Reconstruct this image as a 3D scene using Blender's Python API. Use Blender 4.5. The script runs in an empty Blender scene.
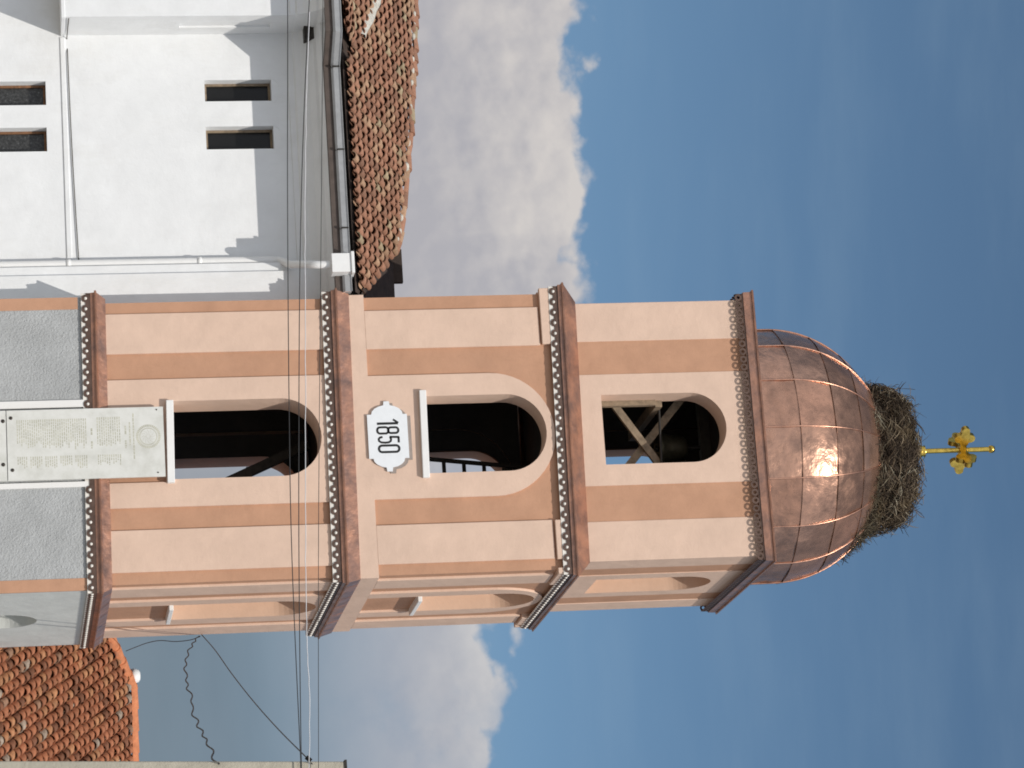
import bpy, math, random
from math import sin, cos, pi, radians, atan2, sqrt
from mathutils import Vector, Matrix, noise
random.seed(7)
S = bpy.context.scene
COL = S.collection

# ------------------------------------------------------------------ camera
# the photograph was taken with the camera held on its side, so the camera is rolled a quarter turn
yaw, pitch, roll = 0.25338706, 0.16189177, -0.02592467
fwd = Vector((-sin(yaw)*cos(pitch), cos(yaw)*cos(pitch), sin(pitch)))
rgt = Vector((cos(yaw), sin(yaw), 0)); upv = rgt.cross(fwd)
r2 = cos(roll)*rgt + sin(roll)*upv; u2 = -sin(roll)*rgt + cos(roll)*upv
cam_d = bpy.data.cameras.new('camera'); cam = bpy.data.objects.new('camera', cam_d); COL.objects.link(cam)
m = Matrix((u2, -r2, -fwd)).transposed().to_4x4()
m.translation = Vector((8.31298594, -42.4026798, 1.65))
cam.matrix_world = m
cam_d.sensor_width = 36; cam_d.lens = 3200/1024*36; cam_d.clip_end = 20000
S.camera = cam

# ------------------------------------------------------------------ sun, sky and exposure
SUN = Vector((0.56, -1.0, 1.27)).normalized()          # towards the sun
sl = bpy.data.lights.new('sun', 'SUN'); sl.energy = 3.45; sl.angle = radians(0.5); sl.color = (1.0, 0.95, 0.875)
so = bpy.data.objects.new('sun', sl); COL.objects.link(so); so.location = (20, -30, 60)
so.rotation_euler = SUN.to_track_quat('Z', 'Y').to_euler()
SUN_EL = math.asin(SUN.z); SUN_ROT = atan2(SUN.x, SUN.y)

W = bpy.data.worlds.new('World'); S.world = W; W.use_nodes = True
nt = W.node_tree; N = nt.nodes; Lk = nt.links; N.clear()
def wn(t, **k):
    n = N.new(t)
    for a, b in k.items(): setattr(n, a, b)
    return n
def wmath(op, a, b=None, c=None, clamp=False):
    n = N.new('ShaderNodeMath'); n.operation = op; n.use_clamp = clamp
    for i, v in enumerate((a, b, c)):
        if v is None: continue
        if isinstance(v, (int, float)): n.inputs[i].default_value = v
        else: Lk.new(v, n.inputs[i])
    return n.outputs[0]
def wmap(v, a, b, c, d, smooth=True):
    n = N.new('ShaderNodeMapRange'); n.interpolation_type = 'SMOOTHSTEP' if smooth else 'LINEAR'
    Lk.new(v, n.inputs[0])
    for i, x in enumerate((a, b, c, d)): n.inputs[i+1].default_value = x
    return n.outputs[0]
def wmix(f, a, b):
    n = N.new('ShaderNodeMix'); n.data_type = 'RGBA'
    if isinstance(f, (int, float)): n.inputs[0].default_value = f
    else: Lk.new(f, n.inputs[0])
    for i, v in ((6, a), (7, b)):
        if isinstance(v, tuple): n.inputs[i].default_value = v
        else: Lk.new(v, n.inputs[i])
    return n.outputs[2]
sky = wn('ShaderNodeTexSky', sky_type='NISHITA', sun_disc=False, sun_elevation=SUN_EL, sun_rotation=SUN_ROT,
         air_density=0.8, dust_density=0.1, ozone_density=3.0, altitude=1200)
tc = wn('ShaderNodeTexCoord')
sep = wn('ShaderNodeSeparateXYZ'); Lk.new(tc.outputs['Generated'], sep.inputs[0])
el = wmath('ARCSINE', sep.outputs[2]); az = wmath('ARCTAN2', sep.outputs[0], sep.outputs[1])
def wnoise(scale, detail, rough, off=(0, 0, 0)):
    mp = wn('ShaderNodeMapping'); Lk.new(tc.outputs['Generated'], mp.inputs[0])
    mp.inputs[1].default_value = off; mp.inputs[3].default_value = (scale, scale, scale*1.15)
    n = wn('ShaderNodeTexNoise'); Lk.new(mp.outputs[0], n.inputs[0]); n.inputs['Scale'].default_value = 1
    n.inputs['Detail'].default_value = detail; n.inputs['Roughness'].default_value = rough
    return n.outputs[0]
n_big = wnoise(26, 4, 0.5, (3.1, 1.7, 0.4))
n_mid = wnoise(85, 4, 0.5, (1.2, 7.7, 2.4))
n_int = wnoise(22, 6, 0.55, (9.1, 2.7, 5.4))
def wpuff(scale, off):
    """rounded billows: smooth cells, slightly bent by noise"""
    mp = wn('ShaderNodeMapping'); Lk.new(tc.outputs['Generated'], mp.inputs[0]); mp.inputs[1].default_value = off
    mp.inputs[3].default_value = (scale, scale, scale*1.2)
    nz = wn('ShaderNodeTexNoise'); Lk.new(mp.outputs[0], nz.inputs[0]); nz.inputs['Scale'].default_value = 1.7; nz.inputs['Detail'].default_value = 4
    va = wn('ShaderNodeVectorMath', operation='MULTIPLY_ADD'); Lk.new(nz.outputs[1], va.inputs[0]); va.inputs[1].default_value = (.8, .8, .8); Lk.new(mp.outputs[0], va.inputs[2])
    v = wn('ShaderNodeTexVoronoi', feature='F1'); Lk.new(va.outputs[0], v.inputs['Vector']); v.inputs['Scale'].default_value = 1.0
    return v.outputs[0]
OFF = Vector((0.35, -0.1, 0.5))
puff_a = wpuff(62, (0.3, 0.9, 0.1)); puff_b = wpuff(62, (0.3+.20, 0.9-.05, 0.1+.30))
puff_c = wpuff(140, (5.3, 2.9, 1.1)); puff_d = wpuff(140, (5.3+.20, 2.9-.05, 1.1+.30))
azd = wmath('MULTIPLY', az, 180/pi); eld = wmath('MULTIPLY', el, 180/pi)
# top edge of the cloud bank (degrees) against azimuth
SKY = 0.085
def lin(r, g, b_): return tuple((((c/255+0.055)/1.055)**2.4)/SKY for c in (r, g, b_))+(1,)
top = wmap(azd, -15.8, -10.5, 10.72, 8.95)
bump = wmath('ADD', wmath('MULTIPLY', wmath('SUBTRACT', n_big, 0.5), 2.1), wmath('MULTIPLY', wmath('SUBTRACT', 0.52, puff_a), 0.55))
bump = wmath('ADD', bump, wmath('MULTIPLY', wmath('SUBTRACT', 0.52, puff_c), 0.26))
bump = wmath('ADD', bump, wmath('MULTIPLY', wmath('SUBTRACT', n_mid, 0.5), 0.5))
dist = wmath('SUBTRACT', wmath('ADD', top, bump), eld)
edge = wmap(dist, -0.03, 0.34, 0, 1)
right = wmap(azd, -15.0, -11.0, 0.0, 1.0)                # the right-hand bank is thinner and fades downwards
fade = wmap(eld, 4.2, 8.0, 0.05, 0.82)
fade = wmath('MULTIPLY', fade, wmap(n_int, 0.30, 0.62, 0.55, 1.0))
keepd = wmath('ADD', wmath('MULTIPLY', right, fade), wmath('SUBTRACT', 1.0, right))
dens = wmath('MULTIPLY', edge, keepd)
lit = wmap(n_int, 0.34, 0.74, 0, 1)
lit = wmath('MULTIPLY', lit, wmap(eld, 6.5, 10.0, 0.15, 1.0))
relief = wmath('ADD', wmath('MULTIPLY', wmath('SUBTRACT', puff_b, puff_a), 1.0), wmath('MULTIPLY', wmath('SUBTRACT', puff_d, puff_c), 0.6))
lit = wmath('ADD', lit, wmath('MULTIPLY', relief, wmap(eld, 6.0, 9.5, 0.12, 0.55)))
lit = wmath('ADD', lit, wmath('MULTIPLY', wmap(dist, 0.0, 1.3, 1, 0), 0.38), clamp=True)
ccol = wmix(lit, lin(180, 179, 185), lin(214, 209, 206))
hs = wn('ShaderNodeHueSaturation'); Lk.new(sky.outputs[0], hs.inputs['Color'])
hs.inputs['Hue'].default_value = 0.489; hs.inputs['Saturation'].default_value = 1.0; hs.inputs['Value'].default_value = 0.89
hazy = wmix(wmap(eld, 3.5, 9.5, 0.92, 0.0), hs.outputs[0], lin(111, 127, 141))
cz = wn('ShaderNodeCombineXYZ'); Lk.new(wmath('MULTIPLY', azd, 0.16), cz.inputs[0]); Lk.new(wmath('MULTIPLY', eld, 0.75), cz.inputs[1])
cn = wn('ShaderNodeTexNoise'); Lk.new(cz.outputs[0], cn.inputs[0]); cn.inputs['Scale'].default_value = 1.0; cn.inputs['Detail'].default_value = 6; cn.inputs['Roughness'].default_value = 0.55
hazy = wmix(wmap(cn.outputs[0], 0.40, 0.80, 0.0, 0.09), hazy, lin(165, 188, 205))       # thin cirrus veils
skyc = wmix(dens, hazy, ccol)
# unseen bright clouds added behind the camera to lift the light in the shadows
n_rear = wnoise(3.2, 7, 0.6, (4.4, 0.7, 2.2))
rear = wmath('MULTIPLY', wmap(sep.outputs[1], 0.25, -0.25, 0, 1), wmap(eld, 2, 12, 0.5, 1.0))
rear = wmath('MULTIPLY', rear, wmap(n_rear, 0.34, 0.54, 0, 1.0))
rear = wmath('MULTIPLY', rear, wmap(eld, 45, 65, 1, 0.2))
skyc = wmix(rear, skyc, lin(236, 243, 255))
above = wmap(eld, -1.0, 0.0, 0, 1)
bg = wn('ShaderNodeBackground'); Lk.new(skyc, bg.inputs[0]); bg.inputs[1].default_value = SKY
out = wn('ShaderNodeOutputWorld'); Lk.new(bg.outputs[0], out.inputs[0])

S.render.engine = 'CYCLES'
S.view_settings.view_transform = 'Standard'; S.view_settings.look = 'None'
S.view_settings.exposure = -0.06; S.view_settings.gamma = 1.0; S.view_settings.use_curve_mapping = False

# ------------------------------------------------------------------ materials
def new_mat(name):
    mt = bpy.data.materials.new(name); mt.use_nodes = True
    t = mt.node_tree; b = t.nodes['Principled BSDF']
    return mt, t, b
def mnoise(t, scale, detail=5, rough=0.55, stretch=(1, 1, 1), src='Object'):
    c = t.nodes.new('ShaderNodeTexCoord'); mp = t.nodes.new('ShaderNodeMapping')
    mp.inputs[3].default_value = stretch; t.links.new(c.outputs[src], mp.inputs[0])
    n = t.nodes.new('ShaderNodeTexNoise'); t.links.new(mp.outputs[0], n.inputs[0])
    n.inputs['Scale'].default_value = scale; n.inputs['Detail'].default_value = detail; n.inputs['Roughness'].default_value = rough
    return n.outputs[0]
def mramp(t, v, stops):
    r = t.nodes.new('ShaderNodeValToRGB'); t.links.new(v, r.inputs[0])
    e = r.color_ramp.elements
    while len(e) < len(stops): e.new(0.5)
    for k, (p, c) in enumerate(stops): e[k].position = p; e[k].color = (*c, 1)
    return r.outputs[0]
def mmix(t, a, b, f, mode='MIX'):
    n = t.nodes.new('ShaderNodeMix'); n.data_type = 'RGBA'; n.blend_type = mode
    for i, v in ((0, f), (6, a), (7, b)):
        if isinstance(v, (int, float)): n.inputs[i].default_value = v
        elif isinstance(v, tuple): n.inputs[i].default_value = (*v, 1) if len(v) == 3 else v
        else: t.links.new(v, n.inputs[i])
    return n.outputs[2]
def mbump(t, b, v, strength, dist=0.01):
    n = t.nodes.new('ShaderNodeBump'); t.links.new(v, n.inputs['Height'])
    n.inputs['Strength'].default_value = strength; n.inputs['Distance'].default_value = dist
    t.links.new(n.outputs[0], b.inputs['Normal'])
def sc(c, k): return tuple(x*k for x in c)
def stucco(name, c, var=0.08, bs=60, bstr=0.35, stain=0.0, stainc=(.4, .38, .34), bd=0.006, wave=7.0):
    mt, t, b = new_mat(name)
    v = mramp(t, mnoise(t, 2.2, 6, 0.6), [(0.3, sc(c, 1-var)), (0.7, sc(c, 1+var*0.6))])
    if stain:
        sm = mramp(t, mnoise(t, 1.1, 8, 0.68, (1.6, 1.6, 0.6)), [(0.52, (0, 0, 0)), (0.78, (stain,)*3)])
        v = mmix(t, v, stainc, sm)
    v = mmix(t, v, sc(c, 0.8), mramp(t, mnoise(t, 14, 4, 0.7, (1, 1, 0.35)), [(0.55, (0, 0, 0)), (0.85, (0.35*var/0.08,)*3)]))
    t.links.new(v, b.inputs['Base Color']); b.inputs['Roughness'].default_value = 0.9
    b.inputs['Specular IOR Level'].default_value = 0.15
    ad = t.nodes.new('ShaderNodeMath'); ad.operation = 'MULTIPLY_ADD'
    t.links.new(mnoise(t, 3.2, 4, 0.55), ad.inputs[0]); ad.inputs[1].default_value = wave; t.links.new(mnoise(t, bs, 5, 0.6), ad.inputs[2])
    mbump(t, b, ad.outputs[0], bstr, bd)
    return mt
def plain(name, c, rough=0.6, metal=0.0, var=0.12, ns=9, bstr=0.0, spec=0.4):
    mt, t, b = new_mat(name)
    v = mramp(t, mnoise(t, ns, 5, 0.6), [(0.3, sc(c, 1-var)), (0.7, sc(c, 1+var))])
    t.links.new(v, b.inputs['Base Color']); b.inputs['Roughness'].default_value = rough; b.inputs['Metallic'].default_value = metal
    b.inputs['Specular IOR Level'].default_value = spec
    if bstr: mbump(t, b, mnoise(t, ns*4, 4, 0.6), bstr, 0.01)
    return mt
def tinted(name, rough=0.85, ns=25, bstr=0.5, dirt=0.5, dirtc=(.09, .075, .06)):
    """colour from the per-piece attribute 'tint', with lichen and dirt"""
    mt, t, b = new_mat(name)
    a = t.nodes.new('ShaderNodeAttribute'); a.attribute_name = 'tint'
    f = mramp(t, mnoise(t, ns, 6, 0.65), [(0.45, (0, 0, 0)), (0.75, (dirt,)*3)])
    t.links.new(mmix(t, a.outputs[0], dirtc, f), b.inputs['Base Color'])
    b.inputs['Roughness'].default_value = rough; b.inputs['Specular IOR Level'].default_value = 0.2
    if bstr: mbump(t, b, mnoise(t, 60, 4, 0.6), bstr, 0.006)
    return mt
def copper(name, c, dark, rough=(0.28, 0.5), metal=0.9, dent=0.25, tint=False):
    mt, t, b = new_mat(name)
    n1 = mnoise(t, 3.5, 7, 0.66)
    v = mramp(t, n1, [(0.33, dark), (0.62, c)])
    v = mmix(t, v, sc(dark, 0.55), mramp(t, mnoise(t, 11, 6, 0.7), [(0.58, (0, 0, 0)), (0.82, (0.7,)*3)]))
    if tint:
        a = t.nodes.new('ShaderNodeAttribute'); a.attribute_name = 'tint'
        v = mmix(t, v, a.outputs[0], 1.0, 'MULTIPLY')
    t.links.new(v, b.inputs['Base Color']); b.inputs['Metallic'].default_value = metal
    r = t.nodes.new('ShaderNodeMapRange'); t.links.new(mnoise(t, 6, 6, 0.6), r.inputs[0])
    r.inputs[1].default_value = 0.3; r.inputs[2].default_value = 0.7; r.inputs[3].default_value = rough[0]; r.inputs[4].default_value = rough[1]
    t.links.new(r.outputs[0], b.inputs['Roughness'])
    mbump(t, b, mnoise(t, 5, 4, 0.55), dent, 0.05)
    return mt
M = {}
PALE = (.695, .505, .395); BROWN = (.52, .295, .19)
M['pale'] = stucco('peach_stucco', PALE, 0.07, 70, 0.32, 0.22, (.60, .45, .36))
M['brown'] = stucco('terracotta_stucco', BROWN, 0.10, 70, 0.32, 0.25, (.50, .31, .22))
M['tan'] = stucco('tan_stucco', (.63, .435, .32), 0.06, 70, 0.25)
M['white'] = stucco('white_render', (.775, .785, .79), 0.05, 40, 0.25, 0.45, (.64, .63, .60))
M['white_trim'] = stucco('white_trim_paint', (.80, .79, .77), 0.03, 40, 0.1)
M['roughcast'] = stucco('grey_roughcast', (.44, .45, .45), 0.12, 38, 1.0, 0.30, (.34, .34, .33), bd=0.02, wave=0.8)
M['greyside'] = stucco('grey_plaster', (.62, .63, .60), 0.08, 60, 0.4, 0.2, (.36, .36, .35))
M['inner'] = stucco('inner_plaster_shade_tone', (.11, .10, .09), 0.2, 30, 0.4)  # interior shade put into the colour, so bounced light stays low inside
M['copper'] = copper('dome_copper', (.56, .315, .215), (.33, .195, .14), (0.15, 0.34), 0.74, 0.26, True)
M['seam'] = copper('bright_copper_seam', (.66, .36, .24), (.40, .22, .16), (0.28, 0.4), 0.9, 0.2)
M['trim'] = copper('cornice_copper', (.46, .235, .155), (.22, .135, .11), (0.28, 0.5), 0.6, 0.35)
M['lambre'] = plain('dark_copper_sheet', (.14, .09, .07), 0.5, 0.6, 0.25)
M['bead'] = plain('pale_bead_paint', (.78, .74, .68), 0.6, 0, 0.08)
M['gold'] = plain('gilded_metal', (.66, .44, .09), 0.24, 1.0, 0.35, 14)
M['marble'] = None
M['ink'] = plain('faded_green_lettering', (.50, .49, .40), 0.8, 0, 0.2)
M['black'] = plain('black_paint', (.02, .02, .02), 0.6, 0, 0.2)
M['signwhite'] = plain('white_enamel', (.78, .80, .82), 0.5, 0, 0.03)
M['signback'] = plain('grey_brown_backing', (.30, .25, .22), 0.7, 0, 0.1)
M['bolt'] = plain('dark_bolt_metal', (.08, .07, .06), 0.5, 0.8, 0.2)
M['oldwood'] = plain('weathered_timber', (.25, .19, .13), 0.85, 0, 0.3, 12, 0.4)
M['darkwood'] = plain('dark_timber', (.045, .038, .03), 0.8, 0, 0.3, 12, 0.4)
M['bronze'] = plain('dull_bronze', (.13, .115, .075), 0.5, 0.7, 0.3)
M['iron'] = plain('dark_iron', (.05, .045, .04), 0.6, 0.6, 0.3)
M['frame'] = plain('old_brown_frame', (.20, .10, .05), 0.7, 0, 0.4, 20)
M['eave'] = plain('gutter_shade_brown', (.085, .065, .055), 0.7, 0, 0.2)  # brown that paints in the shade under the gutter
M['zinc'] = plain('grey_painted_metal', (.44, .45, .46), 0.45, 0.3, 0.1)
M['pvc'] = plain('white_pipe_paint', (.80, .80, .79), 0.45, 0, 0.03)
M['tile'] = tinted('old_roof_tile', 0.85, 22, 0.5, 0.45)
M['tile2'] = tinted('red_roof_tile', 0.85, 16, 0.5, 0.5)
M['bed'] = plain('dark_roof_underlay', (.05, .035, .028), 0.9, 0, 0.3)
M['mortar'] = plain('pale_mortar', (.52, .50, .44), 0.9, 0, 0.25, 18, 0.5)
M['ridgetile'] = plain('orange_ridge_tile', (.55, .20, .09), 0.8, 0, 0.2, 10, 0.3)
M['twig'] = tinted('nest_twigs', 0.9, 30, 0.0, 0.3)
M['nestcore'] = plain('dark_nest_litter', (.07, .05, .036), 0.95, 0, 0.4, 20, 1.0)
M['cable'] = plain('black_cable', (.03, .03, .032), 0.6, 0, 0.2)
M['wirewhite'] = plain('pale_grey_cable', (.62, .62, .64), 0.5, 0, 0.1)
M['concrete'] = stucco('pole_concrete', (.42, .39, .32), 0.15, 45, 0.8)
M['asphalt'] = stucco('grey_paving', (.20, .19, .18), 0.2, 20, 0.6)
mt, t, b = new_mat('aged_marble')
v = mramp(t, mnoise(t, 4, 8, 0.65), [(0.3, (.58, .58, .53)), (0.55, (.70, .70, .66)), (0.75, (.75, .75, .72))])
t.links.new(v, b.inputs['Base Color']); b.inputs['Roughness'].default_value = 0.35
M['marble'] = mt
mt, t, b = new_mat('dark_window_glass')
b.inputs['Base Color'].default_value = (.012, .012, .012, 1); b.inputs['Roughness'].default_value = 0.15; b.inputs['Specular IOR Level'].default_value = 0.25
mbump(t, b, mnoise(t, 9, 3), 0.15, 0.01); M['glass'] = mt
mt, t, b = new_mat('curtained_glass')
v = mramp(t, mnoise(t, 26, 5, 0.7), [(0.42, (.02, .02, .02)), (0.60, (.06, .062, .062)), (0.72, (.20, .205, .21))])
t.links.new(v, b.inputs['Base Color']); b.inputs['Roughness'].default_value = 0.3; M['lace'] = mt
mt, t, b = new_mat('ground_earth')
v = mramp(t, mnoise(t, 0.08, 9, 0.65), [(0.35, (.31, .295, .27)), (0.6, (.24, .225, .20)), (0.78, (.12, .14, .07))])
t.links.new(v, b.inputs['Base Color']); b.inputs['Roughness'].default_value = 0.95; mbump(t, b, mnoise(t, 6, 6), 0.5, 0.03)
M['ground'] = mt

# ------------------------------------------------------------------ mesh builder
class MB:
    def __init__(s): s.v = []; s.f = []; s.c = []; s.smooth = []; s.col = (1, 1, 1); s.m = 0; s.mi = []
    def face(s, pts, smooth=False):
        n = len(s.v); s.v += [tuple(p) for p in pts]; s.f.append(list(range(n, n+len(pts)))); s.mi.append(s.m); s.c.append(s.col); s.smooth.append(smooth)
    def grid(s, rows, closed=False, smooth=True):
        """rows: list of equal-length point lists, shared vertices"""
        n = len(s.v); w = len(rows[0])
        for r in rows: s.v += [tuple(p) for p in r]
        for i in range(len(rows)-1):
            for j in range(w if closed else w-1):
                k = (j+1) % w
                s.f.append([n+i*w+j, n+i*w+k, n+(i+1)*w+k, n+(i+1)*w+j]); s.mi.append(s.m); s.c.append(s.col); s.smooth.append(smooth)
    def box(s, x0, x1, y0, y1, z0, z1, M4=None):
        P = [Vector(p) for p in ((x0,y0,z0),(x1,y0,z0),(x1,y1,z0),(x0,y1,z0),(x0,y0,z1),(x1,y0,z1),(x1,y1,z1),(x0,y1,z1))]
        if M4 is not None: P = [M4(*p) if callable(M4) else M4 @ p for p in P]
        n = len(s.v); s.v += [tuple(p) for p in P]
        for q in ((0,3,2,1),(4,5,6,7),(0,1,5,4),(1,2,6,5),(2,3,7,6),(3,0,4,7)):
            s.f.append([n+i for i in q]); s.mi.append(s.m); s.c.append(s.col); s.smooth.append(False)
    def bar(s, a, b, w, d, up=(0, 0, 1)):
        a = Vector(a); b = Vector(b); t_ = (b-a).normalized(); x = t_.cross(Vector(up))
        if x.length < 1e-4: x = t_.cross(Vector((0, 1, 0)))
        x.normalize(); y = x.cross(t_)
        q = [[p + x*sx*w/2 + y*sy*d/2 for sx, sy in ((-1,-1),(1,-1),(1,1),(-1,1))] for p in (a, b)]
        s.face(q[0]); s.face(q[1][::-1])
        for i in range(4):
            k = (i+1) % 4; s.face([q[0][i], q[1][i], q[1][k], q[0][k]])
    def tube(s, pts, r, n=8, caps=True):
        pts = [Vector(p) for p in pts]; rows = []; prev = None
        for i, p in enumerate(pts):
            d = (pts[min(i+1, len(pts)-1)] - pts[max(i-1, 0)]).normalized()
            x = d.cross(Vector((0, 0, 1))) if prev is None else prev - d*prev.dot(d)
            if x.length < 1e-4: x = d.cross(Vector((0, 1, 0)))
            x.normalize(); prev = x; y = d.cross(x); rr = r[i] if isinstance(r, (list, tuple)) else r
            rows.append([p + (x*cos(2*pi*k/n) + y*sin(2*pi*k/n))*rr for k in range(n)])
        s.grid(rows, True)
        if caps: s.face(rows[0][::-1]); s.face(rows[-1])
    def lathe(s, c, prof, n=24, smooth=True):
        rows = [[(c[0]+r*cos(2*pi*k/n), c[1]+r*sin(2*pi*k/n), c[2]+z) for k in range(n)] for r, z in prof]
        s.grid(rows, True, smooth)
    def prism(s, poly, d0, d1, Mf):
        """2-D outline (s, z) between depths d0 (front) and d1 (back), mapped by Mf(s, d, z)"""
        a = [Mf(x, d0, z) for x, z in poly]; b_ = [Mf(x, d1, z) for x, z in poly]
        s.face(a); s.face(b_[::-1])
        for i in range(len(poly)):
            k = (i+1) % len(poly); s.face([a[i], b_[i], b_[k], a[k]])
    def build(s, name, mat, parent=None, bevel=0.0):
        base = Vector((0, 0, 0)); p = parent
        while p is not None: base += p.location; p = p.parent
        me = bpy.data.meshes.new(name)
        me.from_pydata([tuple(Vector(q)-base) for q in s.v], [], s.f)
        for i, pl in enumerate(me.polygons): pl.use_smooth = s.smooth[i]
        at = me.color_attributes.new('tint', 'FLOAT_COLOR', 'CORNER')
        li = 0; dat = []
        for f, c in zip(s.f, s.c): dat += (list(c)+[1.0])*len(f)
        at.data.foreach_set('color', dat)
        for mm in (mat if isinstance(mat, (list, tuple)) else [mat]): me.materials.append(mm)
        if any(s.mi): me.polygons.foreach_set('material_index', s.mi)
        me.validate(); me.update()
        o = bpy.data.objects.new(name, me); COL.objects.link(o)
        if parent: o.parent = parent
        if bevel:
            md = o.modifiers.new('bevel', 'BEVEL'); md.width = bevel; md.segments = 2; md.limit_method = 'ANGLE'
        return o
def tag(o, label=None, cat=None, group=None, kind=None):
    if label: o['label'] = label
    if cat: o['category'] = cat
    if group: o['group'] = group
    if kind: o['kind'] = kind
    return o
def thing(name, loc, label, cat, group=None):
    o = bpy.data.objects.new(name, None); COL.objects.link(o); o.location = loc; o.empty_display_size = 0.3
    return tag(o, label, cat, group)

# ------------------------------------------------------------------ ground
def ground_z(x, y):
    k = max(0.0, min(1.0, (x-0.6)/2.2)) * max(0.0, min(1.0, (y-1.0)/3.0))
    return -2.2*k*k*(3-2*k)
mb = MB(); xs = [-6000, -1500, -300, -80, -30, -12] + [-6+i*0.6 for i in range(31)] + [16, 30, 80, 300, 1500, 6000]
ys = [-6000, -1500, -300, -90, -60, -30, -10] + [-4+i*0.6 for i in range(40)] + [24, 40, 90, 300, 1500, 6000]
mb.grid([[(x, y, ground_z(x, y)) for x in xs] for y in ys])
tag(mb.build('ground', M['ground']), kind='structure')

# ------------------------------------------------------------------ bell tower
tower = thing('bell_tower', (-2, 2, 0), 'peach and terracotta square bell tower with copper cornices and a copper dome', 'tower')
TW = 4.0
def side(k, inset=0.0):
    """map of one wall: s along the wall seen from outside, d depth inwards, z up (0 front, 1 right, 2 back, 3 left)"""
    def f(s_, d, z):
        d = d + inset
        if k == 0: return (-TW+s_, d, z)
        if k == 1: return (-d, s_, z)
        if k == 2: return (-s_, TW-d, z)
        return (-TW+d, TW-s_, z)
    return f
NARC = 24
def arch_panel(mb, Mf, x0, x1, z0, z1, xc, a, zb, zs, d0, d1, outer=None, skins='frob'):
    """wall panel x0..x1, z0..z1 with a round-headed opening; skins: front, reveal, outer edge, back"""
    angs = [pi - pi*i/NARC for i in range(NARC+1)]
    if outer is None:
        for cx in (x0, x1): angs.append(atan2(z1-zs, cx-xc))
        angs = sorted(set(round(q, 6) for q in angs), reverse=True)
    inn = [(xc-a, zb)]; out = [(x0, zb)]
    for q in angs:
        c_, s_ = cos(q), sin(q)
        inn.append((xc+a*c_, zs+a*s_))
        if outer is None:
            tt = [1e9]
            if c_ > 1e-6: tt.append((x1-xc)/c_)
            if c_ < -1e-6: tt.append((x0-xc)/c_)
            if s_ > 1e-6: tt.append((z1-zs)/s_)
            r_ = min(tt); out.append((xc+r_*c_, zs+r_*s_))
        else:
            oc, oa, ozs = outer; out.append((oc+oa*c_, min(ozs+oa*s_, z1)))
    inn.append((xc+a, zb)); out.append((x1, zb))
    for i in range(len(inn)-1):
        A, B, C_, D = inn[i], inn[i+1], out[i+1], out[i]
        if 'f' in skins: mb.face([Mf(A[0], d0, A[1]), Mf(D[0], d0, D[1]), Mf(C_[0], d0, C_[1]), Mf(B[0], d0, B[1])][::-1])
        if 'b' in skins: mb.face([Mf(A[0], d1, A[1]), Mf(D[0], d1, D[1]), Mf(C_[0], d1, C_[1]), Mf(B[0], d1, B[1])])
        if 'r' in skins: mb.face([Mf(A[0], d0, A[1]), Mf(B[0], d0, B[1]), Mf(B[0], d1, B[1]), Mf(A[0], d1, A[1])], False)
        if 'o' in skins: mb.face([Mf(D[0], d0, D[1]), Mf(D[0], d1, D[1]), Mf(C_[0], d1, C_[1]), Mf(C_[0], d0, C_[1])])
    if 'r' in skins:
        mb.face([Mf(xc-a, d0, zb), Mf(xc-a, d1, zb), Mf(xc+a, d1, zb), Mf(xc+a, d0, zb)][::-1])
    if zb > z0+1e-4:
        P = [(x0, z0), (x1, z0), (x1, zb), (x0, zb)]
        if 'f' in skins: mb.face([Mf(x, d0, z) for x, z in P])
        if 'b' in skins: mb.face([Mf(x, d1, z) for x, z in P][::-1])
        if 'o' in skins:
            for i in (3, 0, 1):
                k = (i+1) % 4; mb.face([Mf(P[i][0], d0, P[i][1]), Mf(P[i][0], d1, P[i][1]), Mf(P[k][0], d1, P[k][1]), Mf(P[k][0], d0, P[k][1])])
    elif 'o' in skins and 'r' not in skins:
        pass
REC = 0.035   # how far the terracotta bands lie behind the peach plaster
storeys = [
    # inset, z0, z1, pilasters, surround (s0, s1), arch (sc, half, zb, zs), outer arc, band_z0
    dict(i=0.0, z0=3.10, z1=6.25, pil=[(0.20, 0.768), (3.228, 3.805)], sur=(1.136, 2.922), arch=(1.995, 0.545, 4.05, 5.575), outer=None, band=3.10, zs0=3.98),
    dict(i=0.0, z0=6.45, z1=9.46, pil=[(0.23, 0.782), (3.272, 3.815)], sur=(1.166, 2.912), arch=(2.02, 0.545, 7.55, 8.70), outer=(2.039, 0.873, 8.49), band=6.80, zs0=6.45),
    dict(i=0.151, z0=9.66, z1=12.30, pil=[(0.152, 0.71), (3.29, 3.848)], sur=(1.19, 2.785), arch=(1.985, 0.50, 10.075, 11.33), outer=None, band=9.66, zs0=9.66),
]
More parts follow.
